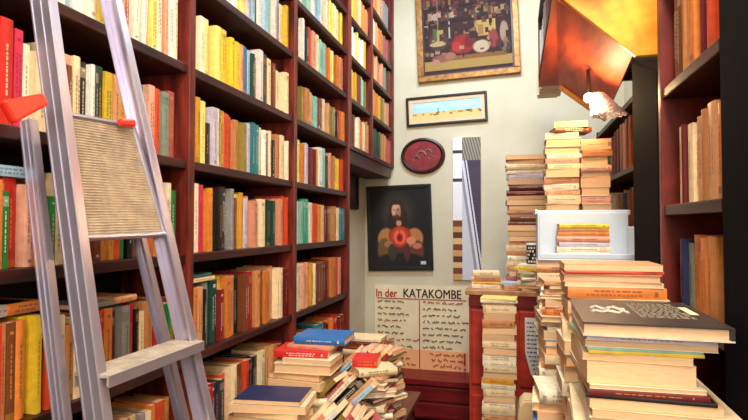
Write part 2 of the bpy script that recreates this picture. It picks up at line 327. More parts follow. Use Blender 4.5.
# wall cabinet, towards the back wall
row(LU, -3, 357, [(360,'orange'),(363,'gold'),(366,'tan'),(368.3,'brown')], rich=False)
row(LU, -3, 371, [(375,'cream'),(379,'orange'),(383,'peach'),(388,'grey')], rich=False)
row(LU, -2, 350, [(354,'yellow'),(358,'gold'),(361,'peach'),(364.5,'orange'),(368.3,'tan')], rich=False, hdef=(.2,.215))
row(LU, -2, 371, [(375,'cream'),(379,'salmon'),(382,'orange'),(385,'tan'),(388,'rose'),(391,'brown')], rich=False, hdef=(.2,.215))
row(LU, -1, 350, [(353,'lilac'),(357,'cream'),(361,'paleyellow'),(364,'ivory'),(368.3,'gold')], rich=False, hdef=(.2,.215))
row(LU, -1, 371, [(374,'tan'),(377.5,'peach'),(381,'orange'),(384,'salmon'),(387,'greygreen'),(391,'brown')], rich=False, hdef=(.2,.215))
row(LU, 0, 350, [(354,'yellow'),(358,'gold'),(361,'brown'),(365,'mint'),(368.3,'olive')], rich=False, hdef=(.2,.215))
row(LU, 0, 371, [(374,'cream'),(378,'orange'),(381,'gold'),(384,'olive'),(387.5,'peach'),(391,'salmon')], rich=False, hdef=(.2,.215))
row(LU, 1, 350, [(353.5,'orange'),(357,'brown'),(361,'ivory'),(364,'orange'),(366,'cream'),(368.3,'tan')], rich=False, hdef=(.2,.23))
row(LU, 1, 371, [(374,'maroon'),(380,'darkgreen'),(383,'olive'),(387,'tan'),(391,'rose')], rich=False, hdef=(.2,.23))
# a lying book: spine or fore edge towards the viewer, with cover and pages as parts
def lying(x, y, z, c, L=.22, W=.15, T=.025, rot=0, spine='front', label='', group=None, hard=None, parts=True, rich=True, lab_pages=False):
    """L runs along local x, W along local y (front = -y), bottom at z"""
    if spine == 'front': mf = lambda p: Vector((p.y-L/2, p.z-W/2, p.x+T/2))
    else: mf = lambda p: Vector((p.y-L/2, W/2-p.z, p.x+T/2))
    if parts:
        r = empty('book', (x, y, z), rot, label=label, cat='book', group=group)
        cov, pg = book_geo(T, L, W, c, rich=rich, hard=hard, mapf=mf, cov=MB(), pg=MB())
        cov.build('cover', M_BOOK, r); pg.build('pages', M_PAGE, r)
    else:
        cov, _ = book_geo(T, L, W, c, rich=rich, hard=hard, mapf=mf)
        r = tag(cov.build('book', M_BOOK, None, (x, y, z), rot), label, 'book', group)
    return r
# books laid across the tops of the standing ones
R90 = math.pi/2
lying(XS-.085, yu(14), SH[3]+.203, 'skyblue', L=.17, W=.13, T=.024, rot=R90, label='pale blue book lying flat across the tops of the red books behind the ladder', group='books lying on standing books')
lying(XS-.085, yu(8), SH[4]+.232, 'grey', L=.16, W=.13, T=.026, rot=R90, label='grey book lying flat above the orange and yellow books at the left edge', group='books lying on standing books')
lying(XS-.085, yu(33), SH[4]+.232, 'orange', L=.09, W=.13, T=.026, rot=R90, label='small orange book lying flat beside the grey one at the left edge', group='books lying on standing books')
lying(XS-.08, yu(112), SH[4]+.213, 'grey', L=.17, W=.13, T=.012, rot=R90, label='thin grey book lying flat above the orange-red book seen over the ladder step', group='books lying on standing books')
lying(XS-.08, yu(131), SH[4]+.213, 'peach', L=.09, W=.13, T=.018, rot=R90, label='small peach book lying flat above the crimson book behind the ladder', group='books lying on standing books')
lying(XS-.08, yu(208), SH[4]+.232, 'cream', L=.15, W=.13, T=.014, rot=R90, label='cream book lying flat over the dark green books in the middle bay', group='books lying on standing books')
lying(XS-.08, yu(208), SH[4]+.247, 'teal', L=.12, W=.12, T=.012, rot=R90, label='teal booklet lying on the flat cream book in the middle bay', group='books lying on standing books')
# ---------------------------------------------------------------- right-hand bookcases
XN = .415
ZR = [2.30, 1.985, 1.655, 1.372, 1.06, .75, .44, .1]
rb = empty('bookcase', (.6, 1.45, 0), label='narrow reddish bookcase on the right between two black posts', cat='bookcase')
YR0, YR1 = 1.24, yu(667, XN)
ch(boxpart('upright', (XN-.012, YR1, 0), (.80, YR1+.028, 2.7), plain('dark_red_upright', (112, 34, 24), .4, noise=.4), bevel=.003), rb)
ch(boxpart('upright', (XN-.004, YR0-.03, 0), (.80, YR0, 2.7), M_BLACK, bevel=.003), rb)
ch(boxpart('back_panel', (.80, YR0-.03, 0), (.815, YR1+.028, 2.7), M_WOODK), rb)
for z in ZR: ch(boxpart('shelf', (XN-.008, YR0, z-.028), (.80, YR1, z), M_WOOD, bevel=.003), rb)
RN = 'narrow right bookcase'
def rrow(z, u0, r, rn, **k): shelf_row(XN, -1, z, u0, r, rn+', '+RN, 'books '+rn+', '+RN, **k)
rrow(ZR[1], 672, [(678,'brown',.25),(681,'orange',.24),(684,'black',.235),(691,'tan',.245),(697,'orange',.245),(702,'orange',.25),(704,'maroon',.24),(711,'salmon',.255),(718,'redorange',.26),(726,'orange',.25)], 'upper shelf')
rrow(ZR[2], 678, [(682,'cream',.2),(684,'maroon',.2),(687,'yellow',.2),(692,'cream',.195),(697,'peach',.205),(703,'orange',.205),(709,'tan',.205),(717,'peach',.21),(726,'orange',.2)], 'middle shelf')
rrow(ZR[3], 676, [(683,'navy',.19),(688,'greygreen',.185),(694,'orange',.2),(700,'peach',.2),(707,'orange',.2),(714,'tan',.2),(722,'orange',.195),(731,'brown',.195)], 'lower shelf')
pp = tag(boxpart('black_post', (.395, .93, 0), (.83, YR0-.034, 3.1), M_BLACK, bevel=.006), 'broad black post filling the right edge of the picture', 'post')
m = MB(); m.prism([(YR1+.034, 0), (2.06, 0), (2.06, 2.18), (YR1+.034, 2.05)], lambda p, t: (t, p[0], p[1]), .402, .83)
pp2 = tag(m.build('black_post', M_BLACK, bevel=.006), 'black post end standing between the two right-hand bookcases', 'post')
XF = .50
fb = empty('bookcase', (.65, 2.9, 0), label='far right bookcase under the lamp, beyond the black post', cat='bookcase')
YA, YZ = 2.17, yu(600, XF)+.02
for y in (YA, YZ): ch(boxpart('upright', (XF-.01, y, 0), (.78, y+.028, 2.17), M_WOODV, bevel=.003), fb)
ZF = [2.16, 1.86, 1.55, 1.25, .95, .6, .3]
for z in ZF: ch(boxpart('shelf', (XF-.006, YA+.028, z-.026), (.78, YZ, z), M_WOOD, bevel=.003), fb)
ch(boxpart('back_panel', (.78, YA, 0), (.792, YZ+.028, 2.17), M_WOODK), fb)
def frow(z, r, rn): shelf_row(XF, -1, z, 602.5, r, rn+', far right bookcase', 'books '+rn+', far right bookcase', rich=False, W=.14)
frow(ZF[1], [(605,'olive',.22),(608,'green',.22),(612,'brown',.21),(615,'orange',.23),(618,'maroon',.22),(622,'tan',.23),(626,'salmon',.22),(631,'brown',.23)], 'top shelf')
frow(ZF[2], [(606,'brown'),(609,'maroon'),(613,'cream'),(617,'grey'),(621,'tan'),(625,'darkgrey'),(631,'brown')], 'middle shelf')
frow(ZF[3], [(606,'brown'),(610,'maroon'),(614,'tan'),(618,'black'),(622,'brown'),(631,'darkred')], 'lower shelf')
# ---------------------------------------------------------------- overhead unit with sloping soffit
ou = empty('overhead_shelf', (.3, 2.6, 2.2), label='overhead wooden unit on the right with sloping varnished underside', cat='shelf unit')
def slab(name, P, nrm_t, mat, parent):
    m = MB(); P = [Vector(p) for p in P]; n = (P[1]-P[0]).cross(P[3]-P[0]).normalized()
    if n.z < 0: n = -n
    q = [p+n*nrm_t for p in P]
    k = len(m.v); m.v += [tuple(p) for p in P+q]
    for f in ((0,1,2,3),(7,6,5,4),(0,4,5,1),(1,5,6,2),(2,6,7,3),(3,7,4,0)): m.f.append(tuple(k+i for i in f)); m.c.append((1,1,1))
    return ch(m.build(name, mat), parent)
# far soffit: A,B near edge, D,E far edge
slab('soffit_panel', [(.155, 2.1, 2.44), (.42, 2.1, 2.225), (.50, 3.30, 2.215), (.25, 3.30, 2.42)], .02, M_SOFFR, ou)
slab('ledge', [(.14, 2.1, 2.445), (.16, 2.1, 2.442), (.25, 3.30, 2.418), (.14, 3.30, 2.418)], .022, M_SOFFR, ou)
m = MB(); m.prism([(.15, 2.455), (.42, 2.200), (.80, 2.200), (.80, 2.83), (.15, 2.83)], lambda p, t: (p[0], t, p[1]), 2.075, 2.098); ch(m.build('face_board', M_SOFFY, bevel=.002), ou)
ch(boxpart('shelf', (.14, 2.1, 2.465), (.84, 3.32, 2.485), M_WOOD), ou)
ch(boxpart('shelf', (.14, 2.1, 2.80), (.84, 3.32, 2.825), M_WOOD), ou)
ch(boxpart('end_panel', (.14, 3.30, 2.42), (.84, 3.325, 2.83), M_WOODV), ou)
m = MB(); P = [(.25, 3.27, 2.395), (.50, 3.27, 2.19), (.50, 3.31, 2.19), (.25, 3.31, 2.395)]
slab('edge_strip', P, .035, M_SOFFY, ou)
shelf_row(.152, -1, 2.486, 537.5, [(540,'cream',.24),(542,'brown',.22),(544,'white',.25),(547,'grey',.25),(549,'maroon',.24),(552,'ivory',.26),(555,'tan',.25),(558,'brown',.25),(561,'lilac',.25)], 'on top of the overhead unit', 'books on the overhead unit', W=.14, rich=False)
# lamp below the soffit
lp = onY(590, 97, 2.6)
la = empty('hanging_lamp', lp, label='small glowing lamp with white openwork shade under the sloping soffit', cat='lamp')
m = MB(); N = 14
for i in range(N):
    for j in range(7):
        a0, a1 = 2*math.pi*i/N, 2*math.pi*(i+1)/N
        t0, t1 = j/7, (j+1)/7
        q = lambda a, t: (.035+.05*t+(.03+.045*t)*math.sin(a), (.03+.045*t)*math.cos(a), .015-.10*t)
        m.tube([q(a0, t0), q(a1, t1)], .0035, 5); m.tube([q(a1, t0), q(a0, t1)], .0035, 5)
m.build('lamp_shade', M_LACE, la)
bm = bmesh.new(); bmesh.ops.create_uvsphere(bm, u_segments=16, v_segments=10, radius=.022)
me = bpy.data.meshes.new('bulb'); bm.to_mesh(me); bm.free(); me.materials.append(M_BULB)
ob = bpy.data.objects.new('bulb', me); COL.objects.link(ob); ob.parent = la
m = MB(); m.tube([(0,0,.02),(0,0,.13)], .009, 8); m.build('socket', M_FRAME, la)
pl = bpy.data.lights.new('lamp_light', 'POINT'); pl.energy = 5.5; pl.color = (1, .62, .3); pl.shadow_soft_size = .03
po = bpy.data.objects.new('lamp_light', pl); COL.objects.link(po); po.location = lp+Vector((-.03, -.06, -.03)); 
pl = bpy.data.lights.new('added_panel_light', 'POINT'); pl.energy = 5; pl.color = (1, .66, .3); pl.shadow_soft_size = .04  # unseen point light added to warm the honey face board
po = bpy.data.objects.new('added_panel_light', pl); COL.objects.link(po); po.location = (.06, 1.78, 2.60)
# ---------------------------------------------------------------- counter, chest, poster
YC = 3.26
ct = empty('counter', (.12, YC, 0), label='red wooden counter across the end of the shop, piled with books', cat='counter')
ch(boxpart('body', (-.27, YC+.02, 0), (.50, 3.98, 1.185), M_RED, bevel=.004), ct)
ch(boxpart('counter_top', (-.29, YC-.012, 1.186), (.50, 4.0, 1.215), plain('worn_counter_top', (198, 150, 100), .5, c2=(150, 96, 60), scale=8), bevel=.004), ct)
for x0, x1 in ((-.255, -.03), (.02, .46)):
    for z0, z1 in ((.08, .60), (.66, 1.10)):
        p = ch(boxpart('panel', (x0, YC+.004, z0), (x1, YC+.022, z1), M_RED, bevel=.006), ct)
ch(boxpart('moulding', (-.27, YC-.004, 1.12), (.5, YC+.02, 1.165), plain('dark_red_moulding', (112, 22, 18), .4, noise=.3)), ct)
cb = empty('chest', (-.75, 4.5, 0), label='low dark red wooden chest under the handwritten poster', cat='chest')
cx0, cx1 = -1.22, -.31
MDR = plain('dark_red_wood', (132, 22, 22), .4, c2=(100, 14, 16), scale=6, stretch=(1, 4, 4))
ch(boxpart('body', (cx0, 4.42, .02), (cx1, 4.69, .30), MDR), cb)
ch(boxpart('lid', (cx0-.01, 4.38, .30), (cx1+.01, 4.69, .345), MDR, bevel=.004), cb)
for z0, z1 in ((.17, .28), (.04, .15)): ch(boxpart('drawer_front', (cx0+.02, 4.40, z0), (cx1-.02, 4.42, z1), MDR, bevel=.004), cb)
# wall hangings on the back wall
YW = YB-.002
def wallrect(u0, v0, u1, v1, d=.02):
    a = onY((u0), (v0+v1)/2, YW-d); b2 = onY(u1, (v0+v1)/2, YW-d)
    t = onY((u0+u1)/2, v0, YW-d); s = onY((u0+u1)/2, v1, YW-d)
    return a.x, b2.x, s.z, t.z
def paint_mesh(x0, x1, z0, z1, fn, nx, nz, y=0):
    m = MB()
    for i in range(nx):
        for j in range(nz):
            c = fn((i+.5)/nx, (j+.5)/nz)
            xa, xb = x0+(x1-x0)*i/nx, x0+(x1-x0)*(i+1)/nx; za, zb = z0+(z1-z0)*j/nz, z0+(z1-z0)*(j+1)/nz
            m.face([(xa, y, za), (xb, y, za), (xb, y, zb), (xa, y, zb)], lin(c))
    return m
def shapes_fn(bg, shapes):
    def fn(s, t):
        c = bg(s, t) if callable(bg) else bg
        for kind, a, b2, w_, h_, col in shapes:
            if kind == 'e':
                q = ((s-a)/w_)**2+((t-b2)/h_)**2
                if q < 1.15:
                    k = min(1, max(0, (1.15-q)/.5)); k = k*k*(3-2*k); c = tuple(x*(1-k)+y*k for x, y in zip(c, col))
            if kind == 'r' and abs(s-a) < w_ and abs(t-b2) < h_: c = col
        return c
    return fn
def frame_parts(root, x0, x1, z0, z1, fw, fd, mat):
    for lo, hi in (((x0, 0, z0), (x1, fd, z0+fw)), ((x0, 0, z1-fw), (x1, fd, z1)), ((x0, 0, z0+fw), (x0+fw, fd, z1-fw)), ((x1-fw, 0, z0+fw), (x1, fd, z1-fw))):
        yield lo, hi
def framed(name, rect, fw, fmat, fn, nx, nz, label, cat='picture', fd=.03, inner=None, tilt=0):
    x0, x1, z0, z1 = rect; cx, cz = (x0+x1)/2, (z0+z1)/2; W2, H2 = (x1-x0)/2, (z1-z0)/2
    r = empty(name, (cx, YW-fd, cz-H2), label=label, cat=cat); r.rotation_euler = (0, tilt, 0)
    m = MB()
    for (a, b2) in frame_parts(None, -W2, W2, 0, 2*H2, fw, fd, None):
        m.box(a, b2)
    m.build('frame', fmat, r, bevel=.005)
    if inner:
        m = MB()
        for (a, b2) in frame_parts(None, -W2+fw, W2-fw, fw, 2*H2-fw, inner[0], .008, None):
            m.box((a[0], .012, a[2]), (b2[0], .02, b2[2]))
        m.build('mount', inner[1], r)
    k = fw+(inner[0] if inner else 0)
    paint_mesh(-W2+k, W2-k, k, 2*H2-k, fn, nx, nz, y=.016).build('picture', M_PRINT, r)
    m = MB(); m.box((-W2+fw*.5, .019, fw*.5), (W2-fw*.5, fd-.002, 2*H2-fw*.5)); m.build('backing', M_DKBROWN, r)
    return r
rr = random.Random(5)
sh = [('r', .5, .96, .5, .06, (128, 44, 34)), ('r', .5, .80, .5, .015, (40, 18, 18)), ('r', .5, .62, .5, .02, (44, 20, 18))]
for i in range(34):
    t = rr.choice([.70, .72, .87, .70]); s = rr.random()
    sh.append(('r', s, t, rr.uniform(.012, .03), rr.uniform(.025, .05), rr.choice([(190, 150, 110), (150, 60, 50), (110, 70, 60), (214, 170, 150), (70, 50, 50), (160, 120, 60)])))
sh += [('r', .17, .72, .006, .22, (170, 140, 110)), ('r', .30, .52, .012, .10, (190, 190, 160)),
       ('e', .17, .40, .12, .13, (90, 60, 50)), ('r', .18, .46, .05, .07, (196, 176, 90)), ('r', .13, .48, .025, .07, (96, 110, 60)), ('e', .16, .36, .1, .03, (220, 180, 130)),
       ('r', .72, .50, .11, .09, (222, 176, 92)), ('r', .66, .48, .03, .06, (190, 130, 70)), ('e', .45, .33, .14, .12, (176, 30, 30)), ('e', .38, .30, .06, .07, (210, 50, 40)), ('e', .52, .36, .05, .08, (130, 20, 26)), ('e', .58, .42, .05, .06, (60, 20, 24)),
       ('e', .66, .28, .10, .08, (226, 196, 160)), ('e', .80, .36, .05, .12, (170, 60, 60)), ('e', .92, .42, .05, .14, (196, 160, 130)), ('e', .93, .26, .06, .07, (130, 110, 80)),
       ('e', .86, .30, .04, .05, (110, 40, 40)), ('r', .5, .10, .5, .055, (206, 160, 80)), ('r', .6, .17, .35, .025, (160, 100, 50)), ('e', .2, .18, .12, .05, (170, 100, 80)), ('e', .13, .14, .05, .04, (214, 150, 120)), ('e', .3, .2, .07, .05, (190, 120, 90))]
for i in range(150):
    s = rr.random(); t = rr.uniform(.16, .9)
    sh.insert(6+i if i < 90 else len(sh), (rr.choice('er'), s, t, rr.uniform(.008, .03), rr.uniform(.01, .04), rr.choice([(150, 90, 60), (90, 40, 34), (120, 50, 40), (60, 30, 30), (176, 120, 80), (50, 24, 26), (140, 40, 36), (200, 150, 110), (80, 60, 50), (110, 90, 50)])))
def bgp(s, t):
    v = rr.uniform(.6, 1.3); return (70*v, 30*v, 26*v)
R_ = wallrect(419, -14, 523, 80)
framed('painting', wallrect(419, -22, 522, 77), .05, M_GOLD, (lambda f: (lambda s, t: tuple(.72*x for x in f(s, t))))(shapes_fn(bgp, sh)), 110, 96, 'large gilt-framed painting of a crowded interior high on the back wall', fd=.04, inner=(.012, M_DKBROWN), tilt=-.035)
sh = [('r', .5, .72, .5, .30, (168, 204, 206)), ('e', .25, .8, .2, .12, (186, 214, 206)), ('e', .75, .75, .2, .14, (190, 216, 220)), ('r', .5, .38, .5, .06, (196, 190, 150)), ('r', .5, .22, .5, .22, (212, 186, 120))]
for i in range(40): sh.append(('r', rr.random(), rr.uniform(.26, .38), rr.uniform(.008, .02), rr.uniform(.02, .06), rr.choice([(120, 90, 60), (180, 120, 60), (90, 80, 80), (200, 160, 90)])))
sh.append(('r', .38, .5, .006, .12, (90, 90, 90)))
framed('framed_view', wallrect(407, 93.5, 488.5, 123.5), .022, M_FRAME, shapes_fn((200, 200, 170), sh), 80, 26, 'narrow black-framed panoramic view with pale sky under the gilt painting', inner=(.03, plain('pale_mount', (222, 186, 150), .7, noise=.1)), fd=.025, tilt=-.035)
# oval relief
x0, x1, z0, z1 = wallrect(400.5, 137, 445.5, 174)
ov = empty('oval_plaque', ((x0+x1)/2, YW-.03, z0), label='oval dark wooden plaque with red ground and pale relief on the back wall', cat='plaque')
A_, B_ = (x1-x0)/2, (z1-z0)/2
def ell(m, a, b2, y0, y1, a2, b3, n=40, cz=B_):
    k = len(m.v)
    for q in range(n):
        t = 2*math.pi*q/n; m.v.append((a*math.cos(t), y0, cz+b2*math.sin(t)))
    for q in range(n):
        t = 2*math.pi*q/n; m.v.append((a2*math.cos(t), y1, cz+b3*math.sin(t)))
    for q in range(n):
        j = (q+1) % n; m.f.append((k+q, k+j, k+n+j, k+n+q)); m.c.append((1,1,1))
    return k, n
m = MB(); ell(m, A_, B_, .03, .006, A_*.97, B_*.97); ell(m, A_*.97, B_*.97, .006, .0, A_*.90, B_*.88); ell(m, A_*.90, B_*.88, .0, .014, A_*.80, B_*.78)
m.build('frame', M_DKBROWN, ov)
m = MB(); k, n = ell(m, A_*.82, B_*.8, .013, .014, A_*.82, B_*.8); m.f.append(tuple(k+i for i in range(n))); m.c.append((1,1,1))
m.build('ground', plain('deep_red_ground', (150, 34, 44), .5, c2=(104, 24, 30), scale=18), ov)
m = MB()
for cx_, cz_, s_ in ((-.02, .0, 1), (.04, .02, .8), (.07, -.02, .6), (-.06, -.03, .7)):
    pts = [(cx_+.05*s_*math.cos(t)*(1-.12*t), .010, B_+cz_+.05*s_*math.sin(t)*(1-.12*t)) for t in [i*.45 for i in range(11)]]
    m.tube(pts, [.009*s_*(1-.05*i) for i in range(11)], 6)
m.build('relief', plain('pale_relief', (150, 116, 100), .5, c2=(120, 60, 60), scale=18), ov)
# devotional picture: bearded figure with a glowing red chest
def bgj(s, t):
    d = math.hypot((s-.47)*.8, t-.70)
    g = max(0, 1-d/.30); return (18+70*g, 14+58*g, 12+34*g)
sh = [('e', .50, .20, .42, .30, (74, 44, 30)), ('e', .27, .36, .17, .15, (170, 118, 58)), ('e', .76, .36, .16, .14, (178, 112, 66)), ('e', .22, .22, .12, .16, (104, 74, 40)), ('e', .80, .20, .12, .14, (96, 50, 36)), ('e', .50, .40, .20, .17, (140, 36, 26)),
      ('e', .46, .60, .17, .13, (48, 22, 16)), ('e', .46, .75, .155, .14, (52, 24, 16)), ('e', .60, .60, .06, .12, (44, 20, 14)), ('e', .34, .60, .06, .12, (42, 20, 14)),
      ('e', .45, .725, .085, .105, (204, 156, 120)), ('e', .49, .70, .045, .07, (168, 112, 84)), ('e', .45, .635, .06, .045, (70, 36, 24)), ('e', .415, .735, .022, .010, (66, 36, 28)), ('e', .475, .735, .022, .010, (66, 36, 28)), ('e', .443, .695, .010, .03, (176, 120, 90)), ('e', .445, .658, .022, .008, (140, 60, 50)), ('e', .45, .825, .08, .025, (50, 24, 16)),
      ('e', .49, .56, .05, .04, (186, 136, 104)),
      ('e', .50, .39, .17, .14, (190, 52, 32)), ('e', .50, .38, .11, .10, (228, 104, 66)), ('e', .50, .37, .06, .062, (168, 18, 18)), ('e', .50, .46, .018, .035, (196, 60, 30)), ('e', .50, .37, .025, .03, (96, 10, 14)),
      ('e', .70, .33, .09, .05, (208, 128, 96)), ('e', .80, .26, .09, .04, (186, 108, 78)), ('e', .30, .29, .08, .045, (164, 104, 68)), ('e', .5, .06, .46, .12, (22, 16, 16)), ('e', .36, .18, .08, .12, (60, 46, 26)), ('e', .62, .18, .06, .12, (84, 30, 26)), ('r', .90, .045, .045, .022, (190, 186, 200))]
framed('framed_picture', wallrect(368.5, 185, 433.5, 270.5), .026, M_FRAME, shapes_fn(bgj, sh), 76, 96, 'black-framed devotional print of a bearded robed figure with red heart', inner=(.012, M_INK), fd=.028, tilt=-.03)
# small dark picture on the left wall
x_ = XL+.002
pa = onX(349, 190, XL+.02); pb = onX(358.5, 190, XL+.02); zt = onX(353, 173, XL+.02).z; zb = onX(353, 209, XL+.02).z
dk = empty('dark_picture', (XL+.001, pa.y, zb), label='small very dark framed picture on the left wall under the high cabinet', cat='picture')
m = MB(); L_ = pb.y-pa.y; Hh = zt-zb
for lo, hi in (((0,0,0),(.025,L_,.03)), ((0,0,Hh-.03),(.025,L_,Hh)), ((0,0,.03),(.025,.03,Hh-.03)), ((0,L_-.03,.03),(.025,L_,Hh-.03))): m.box(lo, hi)
m.build('frame', M_FRAME, dk)
m = MB()
for i in range(12):
    for j in range(16):
        s, t = (i+.5)/12, (j+.5)/16; g = max(0, 1-math.hypot(s-.5, t-.5)*2)
        m.face([(.008, .03+(L_-.06)*i/12, .03+(Hh-.06)*j/16), (.008, .03+(L_-.06)*(i+1)/12, .03+(Hh-.06)*j/16), (.008, .03+(L_-.06)*(i+1)/12, .03+(Hh-.06)*(j+1)/16), (.008, .03+(L_-.06)*i/12, .03+(Hh-.06)*(j+1)/16)], lin((44+60*g, 24+24*g, 24+20*g)))
m.build('picture', M_PRINT, dk)
# narrow mirror, its reflection painted on as coloured faces
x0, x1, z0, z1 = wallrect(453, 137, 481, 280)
nh = empty('painted_mirror', ((x0+x1)/2, YW-.02, z0), label='tall narrow mirror with reflected white wall and leaning ladder rails painted on', cat='mirror')
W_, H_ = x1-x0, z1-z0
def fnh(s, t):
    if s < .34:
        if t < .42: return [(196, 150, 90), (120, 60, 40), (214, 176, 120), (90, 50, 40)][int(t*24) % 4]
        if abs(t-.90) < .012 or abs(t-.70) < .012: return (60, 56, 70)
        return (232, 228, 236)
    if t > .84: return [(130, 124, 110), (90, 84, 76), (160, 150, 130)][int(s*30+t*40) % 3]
    e = .30+.62*(1-(t/.80))          # reflected ladder rails, painted in
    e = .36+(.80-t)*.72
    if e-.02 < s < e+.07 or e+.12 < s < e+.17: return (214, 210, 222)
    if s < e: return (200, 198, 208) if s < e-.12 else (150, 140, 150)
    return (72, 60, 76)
paint_mesh(-W_/2, W_/2, 0, H_, fnh, 60, 260, y=-.001).build('painted_reflection', M_PRINT, nh)  # painted reflection, the surface itself mirrors nothing
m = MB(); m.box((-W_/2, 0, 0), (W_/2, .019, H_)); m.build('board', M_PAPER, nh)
# poster
x0, x1, z0, z1 = wallrect(374.5, 285.5, 473, 370)
ps = empty('poster', ((x0+x1)/2, YW-.012, z0), label='handwritten shop poster headed KATAKOMBE on the back wall above the red chest', cat='poster')
PW, PH = x1-x0, z1-z0
sheet = boxpart('sheet', (-PW/2, 0, 0), (PW/2, .008, PH), M_POSTER, ps)
lsh = boxpart('lower_sheet', (-PW/2+.01, -.002, .01), (PW/2-.05, -.0003, PH*.245), M_PINK, ps)
def text(body, x, z, h, mat, parent, name='lettering', bold=0, y=-.003, sx=1):
    c = bpy.data.curves.new(name, 'FONT'); c.body = body; c.size = h; c.offset = bold; c.extrude = .0004
    o = bpy.data.objects.new(name, c); COL.objects.link(o)
    dg = bpy.context.evaluated_depsgraph_get(); me = bpy.data.meshes.new_from_object(o.evaluated_get(dg))
    bpy.data.objects.remove(o)
    o = bpy.data.objects.new(name, me); me.materials.clear(); me.materials.append(mat); COL.objects.link(o)
    o.parent = parent; o.location = (x, y, z); o.rotation_euler = (math.pi/2, 0, 0); o.scale = (sx, 1, 1); return o
text('In der', -PW/2+.01, PH-.105, .095, M_INKR, sheet, bold=.0015, sx=.85)
text('KATAKOMBE', -PW/2+.255, PH-.105, .108, M_INK, sheet, sx=.80)
text('KATAKOMBE', -PW/2+.2585, PH-.105, .108, M_INK, sheet, sx=.80, y=-.0034)
text(':', PW/2-.12, PH-.105, .10, M_INKR, sheet, bold=.001)
def scribble(x, z, L, h, rnd, m, r=.0035):
    xx = x
    while xx < x+L:
        wl = rnd.uniform(.02, .07); pts = []; n = max(4, int(wl/.006))
        for i in range(n): pts.append((xx+wl*i/n, -.004, z+(rnd.random()-.35)*h*(1.6 if rnd.random() < .2 else 1)))
        m.tube(pts, r, 4); xx += wl+rnd.uniform(.008, .016)
rs = random.Random(3)
mk, mr = MB(), MB()
for col_, x, L in ((0, -PW/2+.03, .36), (1, .0, .37)):
    for i in range(8):
        z = PH-.15-i*.055
        Li = L*rs.uniform(.6, 1); tgt = mr if (i in (3, 6) and col_ == 0) or (i == 0 and col_) else mk
        scribble(x, z, Li, .018, rs, tgt)
for i in range(3): scribble(-PW/2+.04+.02*i, .145-i*.05, .26, .026, rs, mr, .004)
for i in range(3): scribble(.06+.015*i, .145-i*.05, .24, .026, rs, mr, .004)
mr.tube([(-.03, -.004, .02), (-.03, -.004, PH-.13)], .004, 4); mr.tube([(-PW/2+.02, -.004, PH-.118), (PW/2-.06, -.004, PH-.118)], .003, 4)
mr.tube([(PW/2-.075, -.004, .17), (PW/2-.075, -.004, .07)], .007, 5); mr.tube([(PW/2-.075, -.004, .045), (PW/2-.075, -.004, .03)], .008, 5)
mk.build('black_handwriting', M_INK, sheet); mr.build('red_handwriting', M_INKR, sheet)
# printed notice on the counter front
a = onY(524, 317, YC-.006); b2 = onY(546, 317, YC-.006)
m = MB(); zt = a.z
out = [(a.x, zt), (b2.x, zt), (b2.x, zt-.55), (a.x+.075, zt-.40), (a.x+.03, zt-.32), (a.x, zt-.20)]
m.prism(out, lambda p, t: (p[0], t, p[1]), YC-.008, YC-.006)
nt_ = tag(m.build('paper_notice', M_PAPER), 'white printed paper notice with a slanting lower edge on the red counter front', 'notice')
m = MB()
for i in range(14):
    z = zt-.03-i*.024; x = a.x+.012+max(0, (i-7)*.008)
    while x < b2.x-.02:
        L_ = rs.uniform(.006, .02); m.box((x, YC-.0088, z-.004), (min(x+L_, b2.x-.01), YC-.0082, z+.004)); x += L_+.005
m.build('printed_lines', M_INKB, nt_)
# ---------------------------------------------------------------- tables
def table(x0, x1, y0, y1, z, label):
    r = empty('table', ((x0+x1)/2, (y0+y1)/2, 0), label=label, cat='table')
    ch(boxpart('table_top', (x0, y0, z-.03), (x1, y1, z), M_TABLE, bevel=.004), r)
    ch(boxpart('apron', (x0+.03, y0+.03, z-.11), (x1-.03, y1-.03, z-.031), M_TABLE), r)
    for x in (x0+.03, x1-.08):
        for y in (y0+.03, y1-.08): ch(boxpart('leg', (x, y, 0), (x+.05, y+.05, z-.031), M_TABLE), r)
    return r
TR = .72
table(.0, .39, .95, 2.9, TR, 'long low wooden table under the right-hand book piles')
table(-1.02, -.47, 1.45, 2.75, TR+.03, 'wooden table under the left-hand book heap by the bookcase')
# ---------------------------------------------------------------- stacks
NUMW = ['bottom','second','third','fourth','fifth','sixth','seventh','eighth','ninth','tenth','eleventh','twelfth','thirteenth','fourteenth','fifteenth','sixteenth','seventeenth','eighteenth','nineteenth','twentieth']
def stack(x, y, z0, z1, cols, L, W, where, group, T=(.018, .04), spine=.5, rot=.06, dx=.008, hard=.3, first=None, parts=True, drift=(0, 0)):
    """cols listed from the top down, repeated as needed"""
    z = z0; items = []
    while z < z1-.008:
        t = min(RND.uniform(*T), z1-z)
        if z1-z-t < .012: t = z1-z
        items.append((z, t)); z += t+.0004
    n = len(items); res = []
    for i, (z, t) in enumerate(items):
        k = n-1-i; c = cols[k % len(cols)]
        if k == 0: pos = 'top %s book' % cname(c)
        elif k < 20: pos = '%s book, %s from the top' % (cname(c), NUMW[k])
        else: pos = '%s book, %s from the bottom' % (cname(c), NUMW[i] if i < 20 else 'middle')
        if k >= 20 and i == 0: pos = 'bottom %s book' % cname(c)
        s = 'front' if RND.random() < spine else 'back'
        f = 1+(n-i)/n*.0
        o = lying(x+RND.uniform(-dx, dx)+drift[0]*i/n, y+RND.uniform(-dx, dx)+drift[1]*i/n, z, c, L=L*RND.uniform(.93, 1.04), W=W*RND.uniform(.93, 1.03), T=t, rot=RND.uniform(-rot, rot),
                  spine=s, label=pos+' in '+where, group=group, hard=RND.random() < hard, parts=parts)
        res.append(o)
    return res
